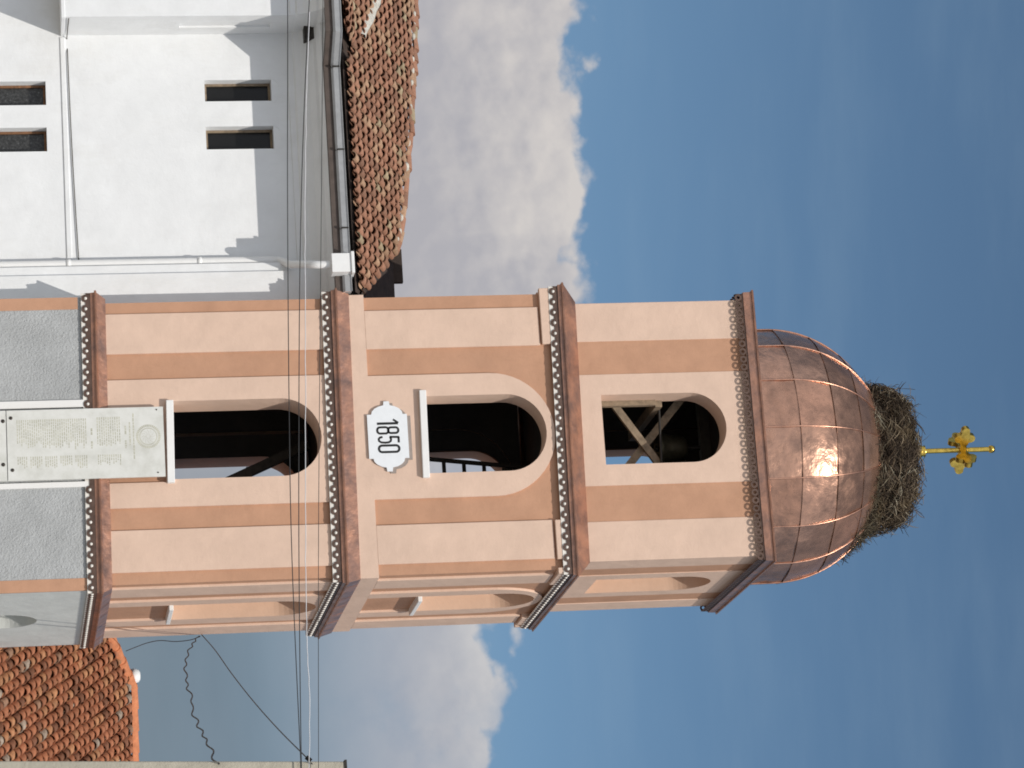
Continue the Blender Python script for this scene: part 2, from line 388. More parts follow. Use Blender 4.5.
for si, st in enumerate(storeys):
    i = st['i']; sc_, a, zb, zs = st['arch']; rec = REC if si < 2 else 0.012
    for k in range(4):
        base = MB(); inner = MB(); pale = MB(); nich = MB()
        Mf = side(k, i); BXm = lambda x, y, z, Mf=Mf: Vector(Mf(x, y, z))
        blind = k in (1, 3); s0, s1 = st['sur']; z1s = st['z1']
        zbb = zb
        a2 = a+0.05
        arch_panel(base, Mf, i+rec, TW-i-rec, st['z0'], st['z1'], sc_, a2, zbb-0.015, zs, rec, 0.4, skins='f')
        if blind:
            inner.face([Mf(i+0.40, 0.42, st['z0']), Mf(TW-i-0.40, 0.42, st['z0']), Mf(TW-i-0.40, 0.42, st['z1']), Mf(i+0.40, 0.42, st['z1'])][::-1])
        else:
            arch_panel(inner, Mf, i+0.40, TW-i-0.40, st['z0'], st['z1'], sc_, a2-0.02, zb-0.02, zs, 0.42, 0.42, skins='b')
        dd = 0.22 if blind else (0.62 if si == 0 else 0.46)
        zlow = zb if (blind and si < 2) else st['zs0']
        arch_panel(pale, Mf, s0, s1, zlow, z1s, sc_, a, zbb, zs, 0.0, dd, outer=st['outer'], skins='fo' if blind else 'fro')
        if blind and si < 2:
            pale.box(s0, sc_-a, 0, rec+0.02, st['band'], zb, BXm); pale.box(sc_+a, s1, 0, rec+0.02, st['band'], zb, BXm)
            if si == 1: pale.box(s0, s1, 0.001, rec+0.02, 6.45, 6.80, BXm)
        if si == 0 and not blind:      # peach plaster either side of the plaque, below the sill
            pale.box(s0, 1.54, 0, rec+0.02, st['z0'], st['zs0'], BXm); pale.box(2.575, s1, 0, rec+0.02, st['z0'], st['zs0'], BXm)
        if blind:
            arch_panel(nich, Mf, s0, s1, zlow, z1s, sc_, a, zbb, zs, 0.0, dd, outer=st['outer'], skins='r')
            pts = [(sc_-a, zbb), (sc_+a, zbb)] + [(sc_+a*cos(pi*q/NARC), zs+a*sin(pi*q/NARC)) for q in range(NARC+1)]
            nich.face([Mf(x, dd-0.004, z) for x, z in pts])
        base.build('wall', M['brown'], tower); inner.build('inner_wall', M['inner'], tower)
        pale.build('plaster_facing', M['pale'], tower)
        if blind: nich.build('blind_niche', M['tan'], tower)
        for p0, p1 in st['pil']:
            pb_ = MB(); pb_.box(p0, p1, 0, rec+0.02, st['band'] if si == 1 else st['z0'], 9.24 if si == 1 else st['z1'], BXm)
            pb_.build('pilaster', M['pale'], tower, 0.007)
    if si == 1:
        # plain peach band under the panels, and the small caps over the corner strips
        lo, hi = 6.45, 6.80
        for k in range(4):
            Mf = side(k)
            for g0, g1 in ((0.0, 1.166), (2.912, 4.0)):
                bnd = MB()
                bnd.face([Mf(g0, 0.0, lo), Mf(g1, 0.0, lo), Mf(g1, 0.0, hi), Mf(g0, 0.0, hi)])
                bnd.face([Mf(g0, 0.0, hi), Mf(g1, 0.0, hi), Mf(g1, 0.05, hi), Mf(g0, 0.05, hi)])
                bnd.build('plaster_band', M['pale'], tower)
        for k in range(4):
            for g0, g1 in ((-0.035, 0.775), (3.28, 3.83)):
                cp = MB(); cp.box(g0, g1, -0.035, 0.05, 9.265, 9.50, lambda x, y, z, Mf=side(k): Vector(Mf(x, y, z)))
                cp.build('pilaster_cap', M['pale'], tower, 0.01)
# ground storey: grey roughcast panels between terracotta corners
gi = -0.038
for k in range(4):
    Mf = side(k, gi); tgt = MB()
    s0, s1 = gi, TW-gi
    if k in (0, 2):
        tgt.face([Mf(s0, 0, 0), Mf(s1, 0, 0), Mf(s1, 0, 3.15), Mf(s0, 0, 3.15)])
        tgt.build('roughcast_wall', M['roughcast'], tower)
        for a0, a1 in ((s0, s0+0.17), (s1-0.17, s1)):
            gc = MB(); gc.box(a0, a1, -0.006, 0.01, 0, 2.87, lambda x, y, z, Mf=Mf: Vector(Mf(x, y, z))); gc.build('corner_strip', M['brown'], tower)
    else:
        arch_panel(tgt, Mf, s0, s1, 0, 3.15, 2.02, 0.5, 0.25, 1.72, 0, 0.22, skins='fr')
        tgt.build('plastered_wall', M['greyside'], tower)
        pts = [(1.52, .25), (2.52, .25)] + [(2.02+.5*cos(pi*q/NARC), 1.72+.5*sin(pi*q/NARC)) for q in range(NARC+1)]
        gn = MB(); gn.face([Mf(x, 0.22, z) for x, z in pts]); gn.build('blind_niche', M['greyside'], tower)
for x0, x1 in ((-2.587, -2.486), (-1.452, -1.378)):
    f_ = MB(); f_.box(x0, x1, gi-0.035, gi+0.01, 0.6, 2.905 if x0 < -2 else 2.93); f_.build('white_frame', M['white_trim'], tower, 0.004)
# floors
for z in (3.2, 6.42, 9.64):
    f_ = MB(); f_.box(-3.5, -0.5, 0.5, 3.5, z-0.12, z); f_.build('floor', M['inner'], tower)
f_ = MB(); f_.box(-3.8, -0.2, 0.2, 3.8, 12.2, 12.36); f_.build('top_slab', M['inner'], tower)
# cornices: pressed copper, with a skirt above and a pierced hanging band below
def cornice(H, zr, zt, up, gap=None, down=0.0, style='bead', tilt=(0, 0), band=0.125, fas=0.072, hang=0.04):
    """H = half size of the ridge square, up = half size of the wall above, down = half size of the wall below"""
    zm = zr-fas; zb = zm-band
    prof = [(down-0.02, zm+0.012), (H-0.030, zm+0.004), (H-0.026, zm), (H-0.022, zr-0.020), (H, zr-0.018), (H+0.003, zr), (H-0.008, zr+0.010),
            (H-0.026, zr+0.016), (up+0.014, zt), (up-0.03, zt+0.004)]
    n0 = len(tower.children)
    def ring(o, z):
        c = [(-2+o, 2-o), (-2+o, 2+o), (-2-o, 2+o), (-2-o, 2-o)]
        if gap: return [(gap[1], 2-o, z)] + [(x, y, z) for x, y in c] + [(gap[0], 2-o, z)]
        return [(x, y, z) for x, y in c]
    mb = MB(); rows = [ring(o, z) for o, z in prof]
    for i in range(len(rows)-1):
        w = len(rows[0])
        for j in range(w if not gap else w-1):
            k = (j+1) % w; mb.face([rows[i][j], rows[i][k], rows[i+1][k], rows[i+1][j]])
    if gap:
        for j in (0, len(rows[0])-1): mb.face([r[j] for r in rows])
    rl = random.Random(int(zr*10))
    for k in range(4):
        x = 0.35
        while x < TW-0.3:
            if not (gap and k == 0 and gap[0]-.1 < -TW+x < gap[1]+.1) and zt-zr > .05:
                d0 = 2-(H-0.026)-.004; d1 = 2-(up+0.014)-.004
                A = [Vector(side(k)(x+e, d, z)) for e, d, z in ((-.006, d0, zr+.016), (.006, d0, zr+.016), (.006, d1, zt), (-.006, d1, zt))]
                mb.face(A); nn = Vector(side(k)(0, .012, 0))-Vector(side(k)(0, 0, 0))
                mb.face([A[0], A[0]+nn, A[3]+nn, A[3]]); mb.face([A[1], A[2], A[2]+nn, A[1]+nn])
            x += rl.uniform(.55, .95)
    root = mb.build('cornice', M['trim'], tower)
    lam = MB(); bead = MB(); back = MB()
    if style == 'bead': pitchn, ro, ri = 0.147, 0.056, 0.025
    else: pitchn, ro, ri = 0.112, 0.052, 0.024
    for k in range(4):
        fr = (lambda x, d, z, k=k: side(k)(x, d, z))
        dpl = 2-(H-hang)                               # depth of the hanging sheet
        L0, L1 = dpl, TW-dpl
        n = int((L1-L0)/pitchn); p = (L1-L0)/n
        def annulus(c, z, d, n_=14):
            for q in range(n_):
                a0, a1 = 2*pi*q/n_, 2*pi*(q+1)/n_
                P = [(c+rr*cos(an), z+rr*sin(an)) for rr, an in ((ri, a0), (ro, a0), (ro, a1), (ri, a1))]
                lam.face([fr(x, d, y) for x, y in P])
                lam.face([fr(x, d+0.008, y) for x, y in P][::-1])
                lam.face([fr(P[1][0], d, P[1][1]), fr(P[1][0], d+0.008, P[1][1]), fr(P[2][0], d+0.008, P[2][1]), fr(P[2][0], d, P[2][1])])
        def ok(x): return not (gap and k == 0 and gap[0]-0.05 < -TW+x < gap[1]+0.05)
        segs = [(L0, L1)] if not (gap and k == 0) else [(L0, gap[0]+TW), (gap[1]+TW, L1)]
        BX = lambda x, y, z, fr=fr: Vector(fr(x, y, z))
        if style == 'bead':
            for g0, g1 in segs:
                back.box(g0, g1, dpl+0.012, dpl+0.03, zb-0.002, zb+0.062, BX)
                lam.box(g0, g1, dpl+0.002, dpl+0.014, zb+0.058, zm+0.002, BX)
            for q in range(n):
                x = L0+(q+0.5)*p
                if ok(x):
                    zc = zb+0.004+ro; annulus(x, zc, dpl)
                    # white stud in the ring
                    rows_ = [[fr(x+rr*cos(2*pi*w/8), dpl+dd, zc+rr*sin(2*pi*w/8)) for w in range(8)] for rr, dd in ((0.024, 0.02), (0.022, -0.004), (0.010, -0.016))]
                    lam.m = 1; lam.grid(rows_, True); lam.face(rows_[-1]); lam.m = 0
        else:
            lam.box(L0, L1, dpl-0.002, dpl+0.006, zm-0.022, zm+0.002, BX)
            for q in range(n):
                x = L0+(q+0.5)*p
                annulus(x, zm-0.016-ro, dpl)
    lam.build('pierced_band', [M['lambre'], M['bead']], root)
    if back.f: back.build('backing_strip', M['bead'], root)
    return root
def cornice_at(*a_, tilt=(0, 0), **k_):
    root = cornice(*a_, **k_)
    for o in [root]+list(root.children):          # the old mason's levels are not quite true
        for v_ in o.data.vertices: v_.co.z += tilt[0]*v_.co.x + tilt[1]*v_.co.y
cornice_at(2.112, 3.082, 3.215, 2.0, gap=(-2.455, -1.478), down=2.038, hang=0.028, tilt=(-.010, -.005))
cornice_at(2.085, 6.385, 6.565, 2.0, down=1.98, tilt=(-.012, -.003))
cornice_at(2.093, 9.580, 9.785, 1.85, down=1.98, tilt=(-.016, .006))
cornice_at(1.962, 12.348, 12.37, 1.9, down=1.84, style='ring', fas=0.14, band=0.10)
# window sills
def sill(k, s0, s1, z0, z1, proj, tilt=0.0):
    m_ = MB(); m_.box(s0, s1, -proj, 0.21, z0, z1, lambda x, y, z: Vector(side(k)(x, y, z+tilt*(x-2)))); m_.build('sill', M['white_trim'], tower, 0.008)
sill(0, 1.45, 2.60, 4.005, 4.105, 0.075, -.02); sill(0, 1.40, 2.635, 7.485, 7.580, 0.065, -.015)
sill(1, 1.44, 2.52, 4.03, 4.09, 0.07); sill(1, 1.46, 2.55, 7.51, 7.57, 0.07)

# copper dome: sixteen gores of sheet, lapped in four tiers
DC = (-1.985, 2.0); R0 = 1.862; ZC = 12.78
def dome_r(z):
    if z <= ZC: return R0
    h = (z-ZC)/1.80
    return R0*sqrt(max(0.0, 1-h**2.0)) if h < 1 else 0.0
tiers = [12.36, 12.90, 13.45, 13.90, 14.24, 14.575]
dm = MB(); sm_ = MB(); random.seed(11)
for g in range(16):
    a0 = -pi/2 + g*pi/8; a1 = a0+pi/8
    for ti in range(5):
        z0, z1 = tiers[ti], tiers[ti+1]; lap = 0.006 if ti else 0
        k = random.uniform(0.74, 1.15); w_ = random.uniform(-0.06, 0.06)
        dm.col = (k*(1+w_), k, k*(1-w_*0.6))
        tw = random.uniform(-0.012, 0.012); rows = []
        for i in range(9):
            z = z0+(z1-z0)*i/8; r = dome_r(z)
            i = i*5/8; r += 0.014*(1-i/5.0)                     # lower edge laps over the sheet below
            row = []
            for j in range(7):
                f_ = j/6; P0 = Vector((cos(a0), sin(a0))); P1 = Vector((cos(a1), sin(a1)))
                d = P0.lerp(P1, f_)
                bul = 0.022*sin(pi*f_) + tw*(f_-0.5)*sin(pi*i/5)*1.2
                bul += 0.013*noise.noise(Vector((g*3.1+f_*2.2, ti*2.7+i*0.45, 4)))
                row.append((DC[0]+d.x*(r+bul), DC[1]+d.y*(r+bul), z))
            rows.append(row)
        dm.grid(rows)
        # horizontal lap
        if ti:
            r = dome_r(z0)+0.020
            sm_.tube([(DC[0]+cos(a)*r*(1 if q in (0, 2) else cos(pi/16)), DC[1]+sin(a)*r*(1 if q in (0, 2) else cos(pi/16)), z0) for q, a in enumerate((a0, (a0+a1)/2, a1))], 0.003, 5)
    # standing seam along the meridian
    pts = [(DC[0]+cos(a0)*(dome_r(z)+0.012), DC[1]+sin(a0)*(dome_r(z)+0.012), z) for z in [12.36+q*(14.53-12.36)/22 for q in range(23)]]
    sm_.tube([(p[0], p[1], p[2]) for p in pts], 0.013, 6)
dome = dm.build('dome', M['copper'], tower); sm_.build('standing_seam', M['seam'], dome)

# ------------------------------------------------------------------ church
church = thing('church', (-10, 5, 0), 'white rendered church with slit windows and an old red tiled roof', 'church')
YW = 0.73; XB = -8.14; YB = 0.0
def holed_wall(mb, x0, x1, z0, z1, y, holes):
    xs = sorted({x0, x1, *[h[0] for h in holes], *[h[1] for h in holes]}); zs = sorted({z0, z1, *[h[2] for h in holes], *[h[3] for h in holes]})
    for i in range(len(xs)-1):
        for j in range(len(zs)-1):
            cx, cz = (xs[i]+xs[i+1])/2, (zs[j]+zs[j+1])/2
            if any(h[0] < cx < h[1] and h[2] < cz < h[3] for h in holes): continue
            mb.face([(xs[i], y, zs[j]), (xs[i+1], y, zs[j]), (xs[i+1], y, zs[j+1]), (xs[i], y, zs[j+1])])
    for h in holes:
        d = 0.32
        for P in ([(h[0], h[2]), (h[0], h[3])], [(h[0], h[3]), (h[1], h[3])], [(h[1], h[3]), (h[1], h[2])], [(h[1], h[2]), (h[0], h[2])]):
            mb.face([(P[0][0], y, P[0][1]), (P[1][0], y, P[1][1]), (P[1][0], y+d, P[1][1]), (P[0][0], y+d, P[0][1])])
holes = [(-7.455, -7.10, 1.35, 2.545), (-6.765, -6.41, 1.35, 2.54), (-7.445, -7.125, 4.785, 5.735), (-6.745, -6.405, 4.775, 5.735)]
wl = MB(); holed_wall(wl, XB, -4.02, 0, 6.5, YW, holes)
wl.face([(-4.02, YW, 0), (-4.02, 10, 0), (-4.02, 10, 6.5), (-4.02, YW, 6.5)])
wl.face([(-18, 10, 0), (-18, 10, 6.5), (-4.02, 10, 6.5), (-4.02, 10, 0)])
wl.face([(-18, YW, 0), (XB, YW, 0), (XB, YW, 2.80), (-18, YW, 2.80)])
wl.build('wall', M['white'], church)
for n_, h in enumerate(holes):
    y0 = YW+0.16
    fr = MB(); t_ = 0.035
    for x0, x1, z0, z1 in ((h[0]+.003, h[0]+t_, h[2]+.003, h[3]-.003), (h[1]-t_, h[1]-.003, h[2]+.003, h[3]-.003), (h[0]+t_, h[1]-t_, h[3]-t_, h[3]-.003), (h[0]+t_, h[1]-t_, h[2]+.003, h[2]+t_)):
        fr.box(x0, x1, y0, y0+0.05, z0, z1)
    win = fr.build('window', M['frame'] if n_ < 2 else M['oldwood'], church)
    gl = MB(); gl.face([(h[0]+t_*.5, y0+.03, h[2]), (h[1]-t_*.5, y0+.03, h[2]), (h[1]-t_*.5, y0+.03, h[3]), (h[0]+t_*.5, y0+.03, h[3])])
    gl.build('pane', M['lace'] if n_ < 2 else M['glass'], win)
# faint plaster arches over the upper windows
for xc in (-7.285, -6.575):
    m_ = MB(); rows = []
    for q in range(17):
        a = pi*q/16; rows.append([(xc+rr*cos(a), YW-dd, 5.745+rr*0.62*sin(a)) for rr, dd in ((0.165, 0), (0.165, 0.007), (0.19, 0.007), (0.19, 0))])
    m_.grid(rows, smooth=False); m_.build('blind_arch_moulding', M['white'], church)
# the projecting bay at the left
bay = MB()
bay.face([(-18, YB, 2.80), (XB, YB, 2.80), (XB, YB, 6.5), (-18, YB, 6.5)])
bay.face([(-18, YB, 2.80), (-18, YW+.01, 2.80), (XB, YW+.01, 2.80), (XB, YB, 2.80)])
sl0, sl1, sz0, sz1 = 0.26, 0.46, 4.44, 5.73
for y0, y1, z0, z1 in ((YB, sl0, 2.80, 6.5), (sl1, YW, 2.80, 6.5), (sl0, sl1, 2.80, sz0), (sl0, sl1, sz1, 6.5)):
    bay.face([(XB, y0, z0), (XB, y1, z0), (XB, y1, z1), (XB, y0, z1)])
dx = 0.028
bay.face([(XB-dx, sl0, sz0), (XB-dx, sl1, sz0), (XB-dx, sl1, sz1), (XB-dx, sl0, sz1)])
for P, Q in (((sl0, sz0), (sl0, sz1)), ((sl0, sz1), (sl1, sz1)), ((sl1, sz1), (sl1, sz0)), ((sl1, sz0), (sl0, sz0))):
    bay.face([(XB, P[0], P[1]), (XB, Q[0], Q[1]), (XB-dx, Q[0], Q[1]), (XB-dx, P[0], P[1])])
bay.build('projecting_bay', M['white'], church)
# string course, along the wall, the bay and the pilaster
sc1 = MB()
sc1.box(XB+0.03, -4.76, YW-0.016, YW+.01, 2.765, 2.835)
sc1.box(-18, XB+0.012, YB-0.012, YB+0.9, 2.775, 2.83)
sc1.build('string_course', M['white'], church, 0.008)
pl = MB(); pl.box(-4.66, -4.03, 0.54, YW+.01, 0, 6.3); pl.box(-4.52, -4.035, 0.49, 0.545, 0, 6.3)
pl.build('pilaster', M['white'], church, 0.006)
# eaves moulding and soffit
em = MB()
prof = [(0.0, 5.98), (0.03, 5.985), (0.04, 6.06), (0.09, 6.08), (0.13, 6.16), (0.22, 6.26), (0.36, 6.33), (0.38, 6.37), (0.62, 6.42), (0.62, 6.52), (0.0, 6.52)]
rows = [[(XB-0.005+o*0.12, YW-o, z), (-4.03, YW-o, z)] for o, z in prof]
em.grid(rows, smooth=False)
rows = [[(-18, YB-o*0.8, z), (XB+o*0.12, YB-o*0.8, z), (XB+o*0.12, YW, z)] for o, z in prof]
em.grid(rows, smooth=False)
em.face([(-4.03, YW, 6.515), (-4.03, 0.09, 6.515), (-7.43, 0.09, 6.515), (-7.74, -0.42, 6.515), (-18, -0.42, 6.515), (-18, YW, 6.515)])
em.build('eaves_moulding', M['white'], church)
# gutter: runs along the main eave and steps out round the bay
GZ = 6.535
gut_path = [(-4.03, 0.02), (-7.40, 0.02), (-7.72, -0.50), (-18, -0.50)]
gprof = [(0.055, 0.15), (0.05, 0.03), (0.0, -0.025), (-0.07, -0.03), (-0.105, 0.02), (-0.115, 0.145), (-0.13, 0.16), (-0.118, 0.172), (-0.10, 0.15), (-0.09, 0.03), (0.0, 0.0), (0.03, 0.04), (0.04, 0.15)]
def path_off(path, o):
    """offset (positive = towards the wall) of the gutter path"""
    res = []
    for i, p in enumerate(path):
        ds = []
        if i > 0: ds.append((Vector(p)-Vector(path[i-1])).normalized())
        if i < len(path)-1: ds.append((Vector(path[i+1])-Vector(p)).normalized())
        ns = [Vector((d.y, -d.x)) for d in ds]            # to the right of travel (-X): towards +Y
        nn = sum(ns, Vector((0, 0))); nn.normalize()
        res.append(Vector(p)+nn*o/max(0.5, nn.dot(ns[0])))
    return res
gt = MB(); rows = []
for o, z in gprof: rows.append([(q.x, q.y, GZ+z*0.62) for q in path_off(gut_path, o)])
fb = MB(); frows = [[(q.x, q.y, z) for q in path_off(gut_path, o)] for o, z in ((0.06, 6.53), (-0.05, 6.525), (-0.055, 6.42), (0.06, 6.42))]
fb.grid(frows, smooth=False)
for j in (0, 3): fb.face([r[j] for r in frows])
fb.build('gutter_shade_strip', M['eave'], church)  # dark strip added to stand for the shaded underside of the gutter
gt.grid(rows, smooth=False)
for j in (0, 3): gt.face([r[j] for r in rows[:7]])
gutter = gt.build('gutter', M['zinc'], church)
for x, y in ((-4.95, .02), (-6.1, .02), (-7.33, .02), (-8.25, -.50), (-9.2, -.50)):
    br = MB(); br.box(x-0.009, x+0.009, y-0.126, y-0.10, GZ+0.0, GZ+0.11); br.box(x-0.009, x+0.009, y-0.11, y+0.08, GZ-0.026, GZ-0.019)
    br.build('bracket', M['iron'], gutter)
# rain hopper and downpipe
hp = MB(); c = (-4.405, -0.02)
hp.box(c[0]-0.135, c[0]+0.135, -0.24, 0.04, 6.36, 6.63); hp.box(c[0]-0.155, c[0]+0.155, -0.26, 0.06, 6.63, 6.675)
hopper = hp.build('rain_hopper', M['pvc'], church, 0.008)
dp = MB()
dp.tube([(-4.405, -0.13, 6.38), (-4.41, -0.13, 6.18), (-4.42, -0.11, 6.12), (-4.45, -0.02, 6.04), (-4.58, 0.40, 5.84), (-4.68, 0.57, 5.76), (-4.715, 0.62, 5.70), (-4.72, 0.63, 5.60), (-4.72, 0.63, 0.0)], 0.055, 14)
for z in (0.9, 2.78, 4.6): dp.lathe((-4.72, 0.63, z), [(0.055, -.03), (0.064, -.028), (0.064, .028), (0.055, .03)], 14)
dp.build('downpipe', M['pvc'], church)
vb = MB(); vb.box(-8.13, -7.92, 0.36, YW+.0, 6.21, 6.36); vb.build('wall_vent', M['iron'], church, 0.01)

# barrel-tile roofs
def tile_field(mb, O, U, V, width, length, pitch_, expo, keep, palette, rnd, r0=None, lift=0.0):
    """O eave corner, U along the eave, V up the slope (unit vectors)"""
    O = Vector(O); U = Vector(U); V = Vector(V); Nn = U.cross(V).normalized()
    if Nn.z < 0: Nn = -Nn
    ncol = int(width/pitch_); nrow = int(length/expo)
    r0 = r0 or pitch_*0.46; SEG = 7
    for i in range(ncol):
        wob = rnd.uniform(-0.012, 0.012)
        for j in range(nrow):
            for kind in (0, 1):
                s_ = (i+(0.5 if kind else 0.0))*pitch_+wob+rnd.uniform(-0.010, 0.010); v_ = j*expo+(0.0 if kind else expo*0.35)+rnd.uniform(-0.028, 0.028)
                C0 = O+U*s_+V*v_
                if not keep(C0): continue
                mb.col = palette(rnd)
                L = expo*1.32; ra = r0*rnd.uniform(0.96, 1.06); rb = ra*0.80
                tilt = rnd.uniform(-0.02, 0.02)
                h0 = (0.055 if kind else 0.012)+lift+rnd.uniform(-.006, .008); h1 = (0.012 if kind else -0.015)+lift
                rows = []
                for (t0, r_, h_) in ((0, ra, h0), (0.5, (ra+rb)/2, (h0+h1)/2), (1, rb, h1)):
                    row = []
                    for q in range(SEG+1):
                        a = pi*q/SEG; x = r_*cos(a); y = r_*sin(a)*0.86
                        if not kind: y = -y*0.8+r_*0.55
                        row.append(C0+U*(x+tilt*t0)+V*(t0*L)+Nn*(y+h_))
                    rows.append(row)
                mb.grid(rows)
                if kind:   # thickness seen at the lower end
                    for q in range(SEG):
                        A, B = rows[0][q], rows[0][q+1]; cc = C0+Nn*h0
                        mb.face([A, B, cc+(B-cc)*0.80, cc+(A-cc)*0.80])
                        mb_in = [cc+(A-cc)*0.80, cc+(B-cc)*0.80]
                        mb.face([mb_in[0], mb_in[1], mb_in[1]+V*0.12, mb_in[0]+V*0.12])
def church_pal(r):
    k = r.random()
    if k < 0.55: c = Vector((.36, .185, .12))
    elif k < 0.80: c = Vector((.42, .265, .17))
    elif k < 0.955: c = Vector((.28, .150, .10))
    else: c = Vector((.39, .31, .20))
    return tuple(c*r.uniform(0.84, 1.12))
ST = 0.45; cs = 1/sqrt(1+ST*ST)
def pl_z(y, base=6.68): return base+ST*(y+0.12)
top_line = [(-18, 5.4), (-12, 4.0), (-9.76, 3.36), (-8.33, 2.98), (-7.25, 2.66), (-6.17, 2.24), (-5.45, 1.92), (-5.11, 1.66)]
right_line = [(-4.06, -0.2), (-4.06, 0.22), (-4.39, 0.55), (-4.77, 1.05), (-5.11, 1.66)]
def interp(tbl, x):
    for (x0, y0), (x1, y1) in zip(tbl, tbl[1:]):
        if min(x0, x1) <= x <= max(x0, x1) and x1 != x0: return y0+(y1-y0)*(x-x0)/(x1-x0)
    return None
def keep_church(p):
    if p.x > -4.13 or p.x < -12.5: return False
    t_ = interp(top_line, p.x)
    if t_ is not None: return p.y < t_-0.22
    rl = interp(right_line[1:], p.x)
    return rl is not None and p.y < rl-0.12
rnd = random.Random(5); tf = MB()
tile_field(tf, (-12.6, -0.07, pl_z(-0.07)), (1, 0, 0), (0, cs, ST*cs), 8.6, 5.0, 0.148, 0.235, lambda p: keep_church(p) and not (p.x < -7.55 and p.y < 0.1), church_pal, rnd)
# eave of the bay roof, carried forward
tile_field(tf, (-12.6, -0.55, pl_z(-0.16)-0.0), (1, 0, 0), (0, cs, ST*cs*0.55), 4.95, 0.9, 0.148, 0.235, lambda p: p.x < -7.66, church_pal, rnd)
roof = tf.build('roof', M['tile'], church)
ub = MB(); zb_ = -0.02
pts = [(-18, -0.06), (-4.03, -0.06), (-4.03, 0.25), (-4.39, 0.57), (-4.77, 1.08), (-5.11, 1.75)] + [(x, y) for x, y in top_line[::-1]][1:]
ub.face([(x, y, pl_z(y)+zb_) for x, y in pts])
tl = top_line[::-1]
for (xa, ya), (xb, yb) in zip(tl, tl[1:]):
    ub.face([(xa, ya, pl_z(ya)+zb_), (xb, yb, pl_z(yb)+zb_), (xb, 10.3, 6.4), (xa, 10.3, 6.4)])
ub.face([(-18, -.55, 6.63), (-7.6, -.55, 6.63), (-7.6, 0, 6.72), (-18, 0, 6.72)])
ub.build('roof_underlay', M['bed'], roof)
# ridge tiles bedded in mortar along the top edge
rg = MB(); mo = MB(); rnd = random.Random(9)
for (xa, ya), (xb, yb) in zip(tl, tl[1:]):
    if xa < -12: break
    A = Vector((xa, ya, pl_z(ya))); B = Vector((xb, yb, pl_z(yb))); n = max(1, int((B-A).length/0.21))
    D = (B-A)/n; dn = D.normalized(); sd = dn.cross(Vector((0, 0, 1))).normalized()
    for q in range(n):
        rg.col = church_pal(rnd); p0 = A+D*q; rows = []
        jz = rnd.uniform(-.035, .02)
        for tt, rr in ((0, 0.082), (1.2, 0.062)):
            rows.append([p0+D*tt+sd*(rr*cos(pi*w/7))+Vector((0, 0, rr*sin(pi*w/7)+0.02+jz*(1-tt)+rnd.uniform(-.004, .004))) for w in range(8)])
        rg.grid(rows); rg.face(rows[0])
        if rnd.random() < 0.6:
            c_ = p0+Vector((0, 0, 0.01)) - sd*0.0; rr = rnd.uniform(.05, .08)
            cc = c_ + sd*(0.09 if sd.y < 0 else -0.09)
            rg.m = 1; rg.lathe(cc, [(0.001, -rr*.6), (rr*.8, -rr*.4), (rr, 0), (rr*.6, rr*.5), (0.001, rr*.6)], 7); rg.m = 0
rg.build('ridge_tile', [M['tile'], M['mortar']], roof)
vm = MB(); rnd = random.Random(3)      # mortar fillet on the hip of the bay roof
pa, pb = Vector((-8.02, 0.55, 0)), Vector((-9.1, 1.50, 0)); rows = []
for q in range(13):
    p = pa.lerp(pb, q/12); z = pl_z(p.y)+0.09; w_ = rnd.uniform(.06, .11); sd = Vector((0.65, 0.75, 0.3)).normalized()
    rows.append([p+Vector((0, 0, z-.05))-sd*w_, p+Vector((0, 0, z+rnd.uniform(.02, .06)))-sd*w_*.4, p+Vector((0, 0, z+rnd.uniform(.02, .06)))+sd*w_*.4, p+Vector((0, 0, z-.05))+sd*w_])
vm.grid(rows); vm.build('mortar_fillet', M['mortar'], roof)
fl = MB()      # dark flashing where the roof dies against the tower
fl.face([(-4.015, 0.05, pl_z(0.05)+.02), (-4.015, 1.95, pl_z(1.62)+.03), (-4.75, 1.95, pl_z(1.62)+.03), (-5.0, 1.80, pl_z(1.62)+.02), (-4.80, 0.95, pl_z(.95)-.01), (-4.40, 0.45, pl_z(.45)-.01)])
fl.box(-5.22, -4.72, 1.86, 1.95, pl_z(1.5), pl_z(1.86)+.05)
fl.build('flashing', M['bed'], roof)

# ------------------------------------------------------------------ tiled house to the right, behind the tower
house = thing('tiled_house', (3.5, 8.5, -2.2), 'low house with a hipped roof of orange barrel tiles beside the tower', 'house')
PH = radians(26.5); Rd = Vector((cos(PH), sin(PH), 0)); Fd = Vector((sin(PH), -cos(PH), 0)); SL = 0.5
P0 = Vector((-0.13, 9.0, 3.755))                       # left end of the ridge
Vs = (-Fd + Vector((0, 0, SL))).normalized()          # up the slope
DEP = 5.2
HK = 0.7
E0 = P0+Fd*DEP+Vector((0, 0, -SL*DEP))-Rd*DEP/HK         # front-left eave corner
def keep_house(p):
    q = p-P0; along = q.dot(Rd); down = q.dot(Fd)
    return down > 0.12 and along > -down/HK+0.10 and 0 <= down < DEP and along < 9.5
def house_pal(r):
    k = r.random()
    if k < 0.6: c = Vector((.42, .165, .085))
    elif k < 0.8: c = Vector((.48, .23, .115))
    elif k < 0.93: c = Vector((.24, .105, .06))
    elif k < 0.965: c = Vector((.34, .20, .13))
    else: c = Vector((.40, .32, .25))
    return tuple(c*r.uniform(0.80, 1.12))
rnd = random.Random(21); ht = MB()
tile_field(ht, E0, Rd, Vs, 17.0, 6.0, 0.178, 0.185, keep_house, house_pal, rnd)
hroof = ht.build('roof', M['tile2'], house)
hb = MB()
RR = P0+Rd*9.6; ER = E0+Rd*(DEP/HK+9.6)
BL = P0-Fd*DEP-Rd*DEP/HK+Vector((0, 0, -SL*DEP)); BR_ = RR-Fd*DEP+Vector((0, 0, -SL*DEP))
dz = Vector((0, 0, -0.02))
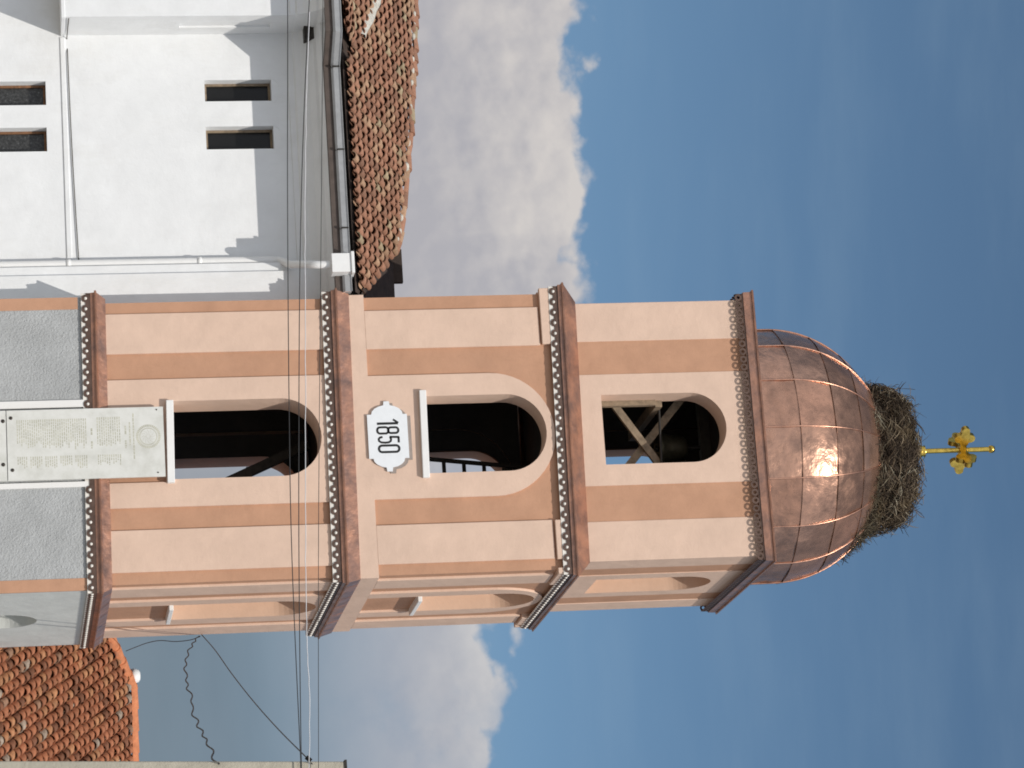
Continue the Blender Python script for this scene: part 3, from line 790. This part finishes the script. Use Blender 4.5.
hb.face([E0+dz, ER+dz, RR+dz, P0+dz]); hb.face([E0+dz, P0+dz, BL+dz]); hb.face([BL+dz, P0+dz, RR+dz, BR_+dz])
hb.build('roof_underlay', M['bed'], hroof)
rc = MB(); rnd = random.Random(4)
def ridge_run(A, B, step=0.36):
    n = int((B-A).length/step); D = (B-A)/n; sd = D.normalized().cross(Vector((0, 0, 1))).normalized()
    for q in range(n):
        rows = []
        for tt, rr in ((0, 0.115), (1.12, 0.095)):
            rows.append([A+D*(q+tt)+sd*(rr*cos(pi*w/8))+Vector((0, 0, rr*sin(pi*w/8)+.03)) for w in range(9)])
        rc.grid(rows); rc.face(rows[0])
ridge_run(RR, P0); ridge_run(E0, P0)
rc.build('ridge_tile', M['ridgetile'], hroof)
fn = MB(); fc = P0+Vector((-0.16, -0.05, 0.03))
fn.lathe(fc, [(0.001, 0), (0.12, 0), (0.125, .06), (0.10, .12), (0.06, .145), (0.001, .15)], 10)
fn.build('ridge_end_cap', M['pvc'], hroof)
hw = MB(); ins = 0.45; zt = E0.z-0.03
q = [E0-Fd*ins+Rd*ins, ER-Fd*ins, BR_+Fd*ins, BL+Fd*ins+Rd*ins]
for i in range(4):
    a_, b_ = q[i], q[(i+1) % 4]; hw.face([(a_.x, a_.y, -2.3), (b_.x, b_.y, -2.3), (b_.x, b_.y, zt+.25), (a_.x, a_.y, zt+.25)])
hw.build('wall', M['white'], house)

# ------------------------------------------------------------------ things on and in the tower
# marble plaques with the list of names
def plaque(z0, z1, label, cat, names, bolts):
    root = thing('memorial_plaque', (-1.955, -0.1, z0), label, cat)
    m_ = MB(); m_.box(-2.446, -1.474, -0.125, -0.092, z0, z1)
    if names:
        ik = m_; ik.m = 1; rnd = random.Random(8)
        def row(z, x0, x1, h=0.014):
            x = x0
            while x < x1-0.01:
                w_ = min(rnd.uniform(.02, .055), x1-x); ik.box(x, x+w_, -0.1262, -0.124, z, z+h*rnd.uniform(.8, 1.1)); x += w_+0.010
        # image of the list: a long block, a short block, headings
        for n_ in range(33):
            z = 2.00+n_*0.0285
            row(z, -2.31, -2.31+0.36*rnd.uniform(.85, 1.12) if n_ < 24 else -2.31+rnd.uniform(.30, .44))
            if n_ % 7 != 5: row(z, -1.80, -1.80+rnd.uniform(.10, .18))
        for n_ in range(11):
            z = 3.07+n_*0.0295
            row(z, -2.32, -2.32+rnd.uniform(.34, .43))
            row(z, -1.80, -1.80+rnd.uniform(.08, .18))
        row(2.985, -2.17, -2.06, .022); row(2.985, -1.99, -1.89, .022)
        row(3.44, -2.19, -2.07, .022); row(3.44, -1.99, -1.88, .022)
        row(3.50, -2.24, -1.92, .018); row(3.55, -2.36, -1.72, .018)
        em_ = MB(); c = (-2.035, 3.755)
        for rr, w_, n_ in ((0.150, .016, 40), (0.115, .008, 40)):
            for q in range(n_):
                a0, a1 = 2*pi*q/n_, 2*pi*(q+.75)/n_
                em_.face([(c[0]+r_*cos(a), -0.1258, c[1]+r_*sin(a)) for r_, a in ((rr-w_, a0), (rr+w_, a0), (rr+w_, a1), (rr-w_, a1))])
        for q in range(12):
            a = 2*pi*q/12; p = Vector((c[0]+.075*cos(a), -0.1255, c[1]+.075*sin(a)))
            em_.bar(p-Vector((.025*cos(a+.6), 0, .025*sin(a+.6))), p+Vector((.025*cos(a+.6), 0, .025*sin(a+.6))), .006, .002)
            em_.bar(Vector((c[0]+.02*cos(a), -0.1255, c[1]+.02*sin(a))), Vector((c[0]+.05*cos(a), -0.1255, c[1]+.05*sin(a))), .005, .002)
        em_.build('round_emblem', M['ink'], root)
    m_.build('slab', [M['marble'], M['ink']], root)
    for x, z, r_ in bolts:
        b_ = MB(); b_.grid([[(x+rr*cos(2*pi*w/10), yy, z+rr*sin(2*pi*w/10)) for w in range(10)] for rr, yy in ((r_, -.124), (r_, -.132), (r_*.5, -.138))], True)
        b_.face([(x+r_*.5*cos(2*pi*w/10), -.138, z+r_*.5*sin(2*pi*w/10)) for w in range(10)]); b_.build('bolt', M['bolt'], root)
plaque(1.868, 3.968, 'tall grey marble plaque with columns of engraved names under a round emblem', 'plaque', True,
       [(-2.34, 1.925, .024), (-1.62, 1.93, .024), (-2.405, 3.88, .01), (-1.53, 3.87, .01)])
plaque(0.70, 1.858, 'lower marble plaque directly beneath the tall one with the round emblem', 'plaque', False,
       [(-2.30, 1.82, .026), (-1.70, 1.81, .026), (-2.38, .78, .02), (-1.55, .78, .02)])

# cartouche with the year
sign = thing('date_sign', (-1.965, -0.02, 7.03), 'white cartouche sign reading 1850 under the middle arched opening', 'sign')
def cart(k=1.0, ox=0.0, oz=0.0):
    hw_, hh, er = 0.315*k, 0.285*k, 0.0
    cx, cz = -1.965+ox, 7.03+oz
    right = [(0.315, -0.285), (0.345, -0.20)]
    P = []
    def end(sgn):
        pts = [(0.31, -0.285), (0.31, -0.225), (0.335, -0.225)]
        for q in range(9):
            a = -pi/2+pi*q/8; pts.append((0.315+0.15*cos(a), 0.222*sin(a)) if True else 0)
        return pts
    prof = [(0.32, -0.285), (0.32, -0.235)]
    for q in range(0, 5):
        a = -pi/2+(pi/2-0.20)*q/4; prof.append((0.32+0.135*cos(a), -0.0+0.225*sin(a)))
    prof += [(0.465, -0.045), (0.51, -0.038)]
    full = prof+[(x, -z) for x, z in prof[::-1]]
    full += [(-x, -z) for x, z in prof]+[(-x, z) for x, z in prof[::-1]]
    return [(cx+x*k, cz+z*k) for x, z in full]
XZ = lambda x, d, z: (x, d, z)
sb = MB(); sb.prism(cart(0.97, 0.024, 0.048), -0.012, -0.002, XZ); sb.build('backing', M['signback'], sign)
sp = MB(); sp.prism(cart(0.97), -0.032, -0.0115, XZ); sp.build('plate', M['signwhite'], sign)
dg = MB()
def stroke(pts, w_, closed=False):
    n = len(pts)
    rows = []
    for i in range(n if not closed else n+1):
        p = Vector(pts[i % n]); a_ = Vector(pts[(i-1) % n]) if (closed or i > 0) else p; b_ = Vector(pts[(i+1) % n]) if (closed or i < n-1) else p
        d = (b_-a_).normalized(); nn = Vector((-d.y, d.x))
        rows.append([p-nn*w_/2, p+nn*w_/2])
    rows3 = [[(r[0].x, -.0345, r[0].y), (r[1].x, -.0345, r[1].y)] for r in rows]
    dg.grid(rows3, smooth=False)
def rr_(cx, cz, hw_, hh, r_, a0=0, a1=360, n=6):
    pts = []
    for (qx, qz, s0) in ((1, 1, 0), (-1, 1, 90), (-1, -1, 180), (1, -1, 270)):
        for q in range(n+1):
            a = radians(s0+90*q/n); pts.append((cx+qx*(hw_-r_)+r_*cos(a), cz+qz*(hh-r_)+r_*sin(a)))
    return pts
zc = 7.035; hh = 0.150; w_ = 0.030
stroke([(-2.145, zc-hh), (-2.145, zc+hh-.01)], 0.034); stroke([(-2.200, zc+hh-.075), (-2.150, zc+hh-.005)], 0.028)
stroke(rr_(-2.048, zc+0.070, 0.040, 0.070, 0.038), w_, True); stroke(rr_(-2.048, zc-0.073, 0.044, 0.077, 0.040), w_, True)
stroke([(-1.872, zc+hh-.012), (-1.955, zc+hh-.012)], w_); stroke([(-1.950, zc+hh-.005), (-1.954, zc+0.015)], w_)
stroke([(-1.954, zc+0.022), (-1.925, zc+0.034), (-1.895, zc+0.028), (-1.878, zc+0.0), (-1.874, zc-0.05), (-1.880, zc-0.105), (-1.902, zc-0.134), (-1.928, zc-0.136), (-1.948, zc-0.118), (-1.956, zc-0.082)], w_)
stroke(rr_(-1.788, zc, 0.046, 0.140, 0.044), w_+.002, True)
dg.build('numerals', M['black'], sign)

# timber bell frame and bell in the top storey
bf = thing('timber_trestle', (-2.0, 1.0, 9.64), 'crossed timber braces standing inside the top arched opening', 'trestle')
for a_, b_, w_ in (((-2.80, 0.80, 10.20), (-1.55, 0.84, 11.04), .10), ((-1.45, 0.90, 10.36), (-2.75, 0.94, 11.50), .11)):
    x = MB(); x.bar(a_, b_, w_, .07, (0, 1, 0)); x.build('brace', M['oldwood'], bf, .006)
x = MB(); x.box(-2.535, -2.44, 0.50, 0.60, 9.64, 10.92); x.build('post', M['oldwood'], bf, .006)
x = MB(); x.box(-2.56, -2.42, 0.55, 2.6, 10.92, 11.02); x.build('beam', M['oldwood'], bf, .006)
x = MB(); x.tube([(-2.62, 0.75, 11.02), (-1.45, 0.75, 10.985)], .018, 8); x.build('iron_rod', M['iron'], bf)
for X in (-3.3, -0.75):
    x = MB(); x.box(X-.07, X+.07, 1.5, 1.64, 9.64, 12.0); x.build('post', M['darkwood'], bf, .006)
x = MB(); x.box(-3.4, -0.65, 1.5, 1.64, 11.75, 11.9); x.build('headstock', M['darkwood'], bf, .006)
bell = thing('church_bell', (-2.05, 1.57, 11.12), 'dull bronze bell hanging in the dark of the top storey', 'bell')
x = MB(); x.lathe((-2.05, 1.57, 11.12), [(.27, 0), (.275, .02), (.24, .07), (.205, .17), (.185, .30), (.17, .38), (.12, .43), (.001, .445)], 28); x.lathe((-2.05, 1.57, 11.12), [(.25, 0.005), (.21, .07), (.17, .3), (.001, .40)], 28)
bo = x.build('bell_body', M['bronze'], bell)
x = MB(); x.tube([(-2.05, 1.57, 11.56), (-2.05, 1.57, 11.76)], .035, 8); x.build('crown', M['iron'], bell)
x = MB(); x.tube([(-2.05, 1.57, 11.5), (-2.05, 1.57, 11.14)], .015, 6); x.lathe((-2.05, 1.57, 11.08), [(.001, 0), (.04, .02), (.04, .06), (.001, .085)], 10); x.build('clapper', M['iron'], bell)
# ladders in the two lower open storeys
def ladder(A, B, wid, n, label, side_=Vector((1, 0, 0)), th=.05):
    A = Vector(A); B = Vector(B)
    root = thing('ladder', A, label, 'ladder')
    for s_ in (0, 1):
        x = MB(); x.bar(A+side_*wid*s_, B+side_*wid*s_, th, .07, (0, 1, 0)); x.build('stile', M['darkwood'], root)
    for q in range(n):
        p = A.lerp(B, (q+.68)/n); x = MB(); x.bar(p, p+side_*wid, .055, .05); x.build('rung', M['darkwood'], root)
ladder((-2.32, 2.2, 6.44), (-1.975, 2.2, 9.36), 0.42, 10, 'dark ladder standing inside the middle arched opening')
lean = thing('slanting_beam', (-1.2, 1.6, 3.22), 'dark timber beam leaning inside the lowest arched opening', 'beam')
x = MB(); x.bar((-1.10, 1.6, 3.40), (-2.30, 1.75, 6.1), .13, .12, (0, 1, 0)); x.build('timber', M['darkwood'], lean)
x = MB(); x.box(-1.98, -1.78, 1.62, 1.74, 5.20, 5.27); x.build('cleat', M['darkwood'], lean)

# stork nest
nest = thing('stork_nest', (-2, 2, 14.4), 'big shaggy stork nest of grey brown twigs on top of the dome', 'nest')
rnd = random.Random(17); NX, NZ0, NH = -1.90, 14.12, 0.76
def nest_r(z):
    t_ = (z-NZ0)/NH
    if t_ < 0: t_ = 0
    if t_ > 1: t_ = 1
    return 1.13*(1-0.55*max(0, t_-.40)**1.7) if t_ > 0.12 else 1.13*(0.90+t_*.83)
core = MB(); rows = []
def lump(a, z): return 0.11*noise.noise(Vector((cos(a)*2.1, sin(a)*2.1, z*2.6)))+0.05*noise.noise(Vector((cos(a)*5, sin(a)*5, z*6)))
for z in [NZ0+q*NH/12 for q in range(13)]:
    rows.append([(NX+(nest_r(z)-.10+lump(a, z))*cos(a), 2+(nest_r(z)-.10+lump(a, z))*sin(a), z) for a in [2*pi*w/64 for w in range(64)]])
core.grid(rows, True); core.face(rows[-1]); core.build('litter_core', M['nestcore'], nest)
tw = MB()
def twig(p, d, L, r_, bend, col):
    d = d.normalized(); x = d.cross(Vector((0, 0, 1)))
    if x.length < 1e-3: x = Vector((1, 0, 0))
    x.normalize(); y = d.cross(x); tw.col = col
    rows = []
    for q, k in ((-.5, .6), (-.17, 1), (.17, .9), (.5, .3)):
        c = p+d*L*q+bend*(q*q)
        rows.append([c+(x*cos(2*pi*w/3)+y*sin(2*pi*w/3))*r_*k for w in range(3)])
    tw.grid(rows, True)
for n_ in range(6500):
    z = NZ0+0.02+NH*rnd.random()**1.05; a = rnd.uniform(0, 2*pi)
    top_ = rnd.random() < 0.14
    r_ = nest_r(z)*(rnd.uniform(.2, 1) if top_ else rnd.uniform(.92, 1.02))+lump(a, z)
    if top_: z = NZ0+NH+rnd.uniform(-.06, .03)+0.5*lump(a, z)
    p = Vector((NX+r_*cos(a), 2+r_*sin(a), z))
    tg = Vector((-sin(a), cos(a), 0)); rd = Vector((cos(a), sin(a), 0))
    loose = rnd.random()
    sw = 1.6*noise.noise(Vector((cos(a)*4+7, sin(a)*4, z*5)))            # twigs lie in bundles of one direction
    d = tg*rnd.choice((-1, 1))+rd*rnd.gauss(0, .25)+Vector((0, 0, sw+rnd.gauss(0, .5)))
    L = rnd.uniform(.08, .34); th_ = rnd.uniform(.003, .008)
    if loose < 0.05: d = rd*rnd.uniform(.2, 1)+tg*rnd.gauss(0, .7)+Vector((0, 0, rnd.gauss(0, .5))); L = rnd.uniform(.2, .5); th_ = rnd.uniform(.003, .006)
    tone = noise.noise(Vector((cos(a)*3, sin(a)*3, z*5+3)))
    k = rnd.random()+tone*0.45
    c = Vector((.068, .048, .034)) if k < .42 else (Vector((.15, .108, .07)) if k < .74 else (Vector((.27, .21, .14)) if k < .96 else Vector((.44, .39, .29))))
    if noise.noise(Vector((cos(a)*4+1, sin(a)*4+5, z*4))) > 0.33: c = c*0.5+Vector((.22, .16, .09))*0.6
    twig(p, d, L, th_, (Vector((rnd.gauss(0, .1), rnd.gauss(0, .1), rnd.gauss(0, .1)-.05))-rd*0.12)*min(1, L*2.4), tuple(c*rnd.uniform(.45, 1.05)))
for n_ in range(520):                                                     # the nest slumps down the dome on its right side
    a = rnd.gauss(-.15, .42); z = 14.22-abs(rnd.gauss(0, .16))*max(0, cos(a*1.4)); r_ = dome_r(z)+rnd.uniform(.0, .09)
    p = Vector((DC[0]+r_*cos(a), 2+r_*sin(a), z)); tg = Vector((-sin(a), cos(a), 0)); rd = Vector((cos(a), sin(a), 0))
    c = Vector((.06, .05, .036)) if rnd.random() < .55 else Vector((.17, .14, .09))
    twig(p, tg*rnd.gauss(0, 1)+rd*rnd.gauss(0, .4)+Vector((0, 0, rnd.gauss(-.3, .5))), rnd.uniform(.1, .34), rnd.uniform(.003, .007), Vector((rnd.gauss(0, .06), rnd.gauss(0, .06), -.05)), tuple(c*rnd.uniform(.6, 1.1)))
for n_ in range(90):                                                      # straws hanging over the dome and sticking out
    a = rnd.uniform(0, 2*pi); z = NZ0+rnd.uniform(-.02, .25); r_ = nest_r(z)+rnd.uniform(-.02, .03)
    p = Vector((NX+r_*cos(a), 2+r_*sin(a), z)); rd = Vector((cos(a), sin(a), 0)); tg = Vector((-sin(a), cos(a), 0))
    c = Vector((.30, .26, .18)) if rnd.random() < .5 else Vector((.09, .075, .055))
    twig(p, rd*rnd.uniform(.1, .7)+tg*rnd.gauss(0, .5)+Vector((0, 0, -rnd.uniform(.3, 1))), rnd.uniform(.18, .42), rnd.uniform(.003, .005), Vector((rnd.gauss(0, .08), rnd.gauss(0, .08), -.1)), tuple(c))
tw.build('twigs', M['twig'], nest)

# gilded cross with four trefoil arms
cr = thing('cross', (-2, 2, 14.6), 'gilded metal cross with trefoil arms rising from the nest', 'cross')
x = MB(); x.tube([(-2, 2, 14.5), (-2, 2, 16.24)], .038, 12); x.lathe((-2, 2, 16.20), [(.03, 0), (.055, .02), (.06, .05), (.045, .09), (.001, .105)], 12); x.build('shaft', M['gold'], cr)
x = MB(); x.lathe((-2, 2, 15.11), [(.03, -.01), (.09, 0), (.095, .05), (.075, .09), (.09, .11), (.03, .13)], 16); x.build('collar', M['gold'], cr)
th = radians(48); zc = 15.80
def arm_outline():
    P = [(0.0, -.05), (0.10, -.04)]
    for q in range(7): a = radians(250-20*q) if False else radians(-150+30*q); 
    def lobe(cx, cz, r_, a0, a1, n=8): return [(cx+r_*cos(radians(a0+(a1-a0)*q/n)), cz+r_*sin(radians(a0+(a1-a0)*q/n))) for q in range(n+1)]
    P += lobe(0.215, -.075, .065, 170, 330); P += [(0.285, -.06), (0.30, -.055)]
    P += lobe(0.345, 0.0, .055, -70, 70); P += [(0.30, .055), (0.285, .06)]
    P += lobe(0.215, .075, .065, 30, 190); P += [(0.10, .04), (0.0, .05)]
    return P
for q in range(4):
    a = th+q*pi/2; dx = Vector((cos(a), sin(a), 0)); nx = Vector((-sin(a), cos(a), 0))
    x = MB(); x.prism([(u_*1.02, v_*1.12) for u_, v_ in arm_outline()], -.038, .038, lambda s_, d, z: tuple(Vector((-2, 2, zc))+dx*s_+nx*d+Vector((0, 0, z))))
    x.build('arm', M['gold'], cr, .006)

# ------------------------------------------------------------------ pole and cables
PY = -12.0
pole = thing('utility_pole', (3.0, PY, 0), 'concrete utility pole at the right edge carrying the street cables', 'pole')
x = MB(); rows = []
def pole_x(z): return POLE[0]+(POLE[1]-POLE[0])*(z-1.66)/(POLE[2]-1.66)
POLE = (3.999, 4.144, 4.895)
for z, h in ((-.05, .18), (POLE[2]-.02, .14), (POLE[2], .135)):
    x0 = pole_x(z); rows.append([(x0, PY-h, z), (x0+2*h, PY-h, z), (x0+2*h, PY+h, z), (x0, PY+h, z)])
x.grid(rows, True, False); x.face(rows[-1]); x.build('shaft', M['concrete'], pole, .012)
x = MB(); xt = pole_x(POLE[2]); x.box(xt-.015, xt+.29, PY-.15, PY+.15, POLE[2], POLE[2]+.022); x.build('cap', M['iron'], pole)
def spline(pts, n=10):
    P = [Vector(p) for p in pts]; res = []
    for i in range(len(P)-1):
        p0 = P[max(i-1, 0)]; p1 = P[i]; p2 = P[i+1]; p3 = P[min(i+2, len(P)-1)]
        for q in range(n):
            t_ = q/n; res.append(0.5*((2*p1)+(p2-p0)*t_+(2*p0-5*p1+4*p2-p3)*t_*t_+(3*p1-p0-3*p2+p3)*t_**3))
    res.append(P[-1]); return res
def cable(name, pts, r_, mat, label, cat='cable', coil=0, wob=0.0, group=None):
    P = spline(pts, 14 if coil else 8)
    if wob:
        rnd = random.Random(len(label)); P = [p+Vector((0, 0, rnd.uniform(-wob, wob))) for p in P]
    x = MB()
    if coil:
        Q = spline([tuple(p) for p in P], 2)
        x.tube([p+Vector((0.03*noise.noise(Vector((i*.045, 3, 1))), .02*cos(i*.4), .05*noise.noise(Vector((i*.05, 1, 5)))+.017*sin(i*.43))) for i, p in enumerate(Q)], r_, 6)
    else: x.tube(P, r_, 6)
    return tag(x.build(name, mat), label, cat, group)
cable('street_cable', [(-4.875, -12.200, 4.746), (-3.570, -12.200, 4.719), (-1.557, -12.200, 4.622), (0.595, -12.200, 4.533), (2.186, -12.200, 4.485), (4.197, -12.200, 4.473), (5.440, -12.200, 4.477)], .005, M['cable'], 'lowest of the black cables crossing the tower and church wall', group='cables strung across the street')
cable('street_cable', [(-4.875, -12.200, 5.073), (-3.515, -12.200, 4.934), (-2.501, -12.200, 4.838), (-1.555, -12.200, 4.761), (-0.623, -12.200, 4.698), (0.598, -12.200, 4.630), (2.188, -12.200, 4.552), (4.197, -12.200, 4.477), (5.439, -12.200, 4.458)], .005, M['cable'], 'black cable running just below the pale wavy cable', group='cables strung across the street')
cable('street_cable', [(-3.439, -12.200, 4.935), (-2.500, -12.200, 4.858), (-1.554, -12.200, 4.796), (-0.417, -12.200, 4.742), (1.201, -12.200, 4.665), (2.191, -12.200, 4.615), (2.971, -12.200, 4.591), (3.551, -12.200, 4.586), (4.200, -12.200, 4.548), (5.440, -12.200, 4.477)], .0045, M['wirewhite'], 'pale grey wavy cable stretched across the tower', wob=.004, group='cables strung across the street')
cable('street_cable', [(-4.875, -12.200, 5.155), (-3.568, -12.200, 5.078), (-1.552, -12.200, 4.960), (0.603, -12.200, 4.831), (2.195, -12.200, 4.740), (4.204, -12.200, 4.639), (5.445, -12.200, 4.580)], .0035, M['cable'], 'topmost thin black cable passing the beaded cornice', group='cables strung across the street')
cable('drop_cable', [(-0.049, 4.030, 4.619), (0.547, 2.026, 4.677), (1.398, -0.979, 4.680), (2.331, -4.486, 4.671), (3.201, -7.992, 4.648), (4.007, -11.499, 4.601), (4.170, -12.250, 4.574)], .0065, M['cable'], 'thin straight black cable from the tower corner rising to the pole')
cable('drop_cable', [(0.025, 3.780, 4.573), (0.353, 2.652, 4.397), (0.888, 0.774, 4.193), (1.577, -1.731, 4.048), (2.235, -4.235, 3.927), (3.014, -7.366, 3.816), (3.516, -9.495, 3.770), (4.130, -12.250, 3.687)], .009, M['cable'], 'twisted black cable sagging from the tower corner to the pole', coil=1)
cable('drop_cable', [(-0.042, 4.200, 4.614), (-0.094, 4.750, 4.499), (-0.227, 5.575, 4.322), (-0.398, 6.400, 4.139), (-0.495, 7.115, 3.973), (-0.545, 7.720, 3.826), (-0.584, 8.270, 3.690)], .006, M['cable'], 'thin black cable looping down the tower corner to the tiled house')
x = MB(); x.tube([(4.052, -11.900, 4.554), (4.093, -11.900, 4.600)], .022, 8); x.build('insulator', M['iron'], pole)
H_ = [(XB+.015, 0.03, 2.88)]+[(-8.10+q*3.38/14, YW-.018, 2.865+.065*q/14-.012*sin(pi*q/14)) for q in range(15)]
cable('wall_cable', H_, .007, M['iron'], 'thin dark cable lying along the church wall above the string course')
S.cycles.filter_width = 1.8
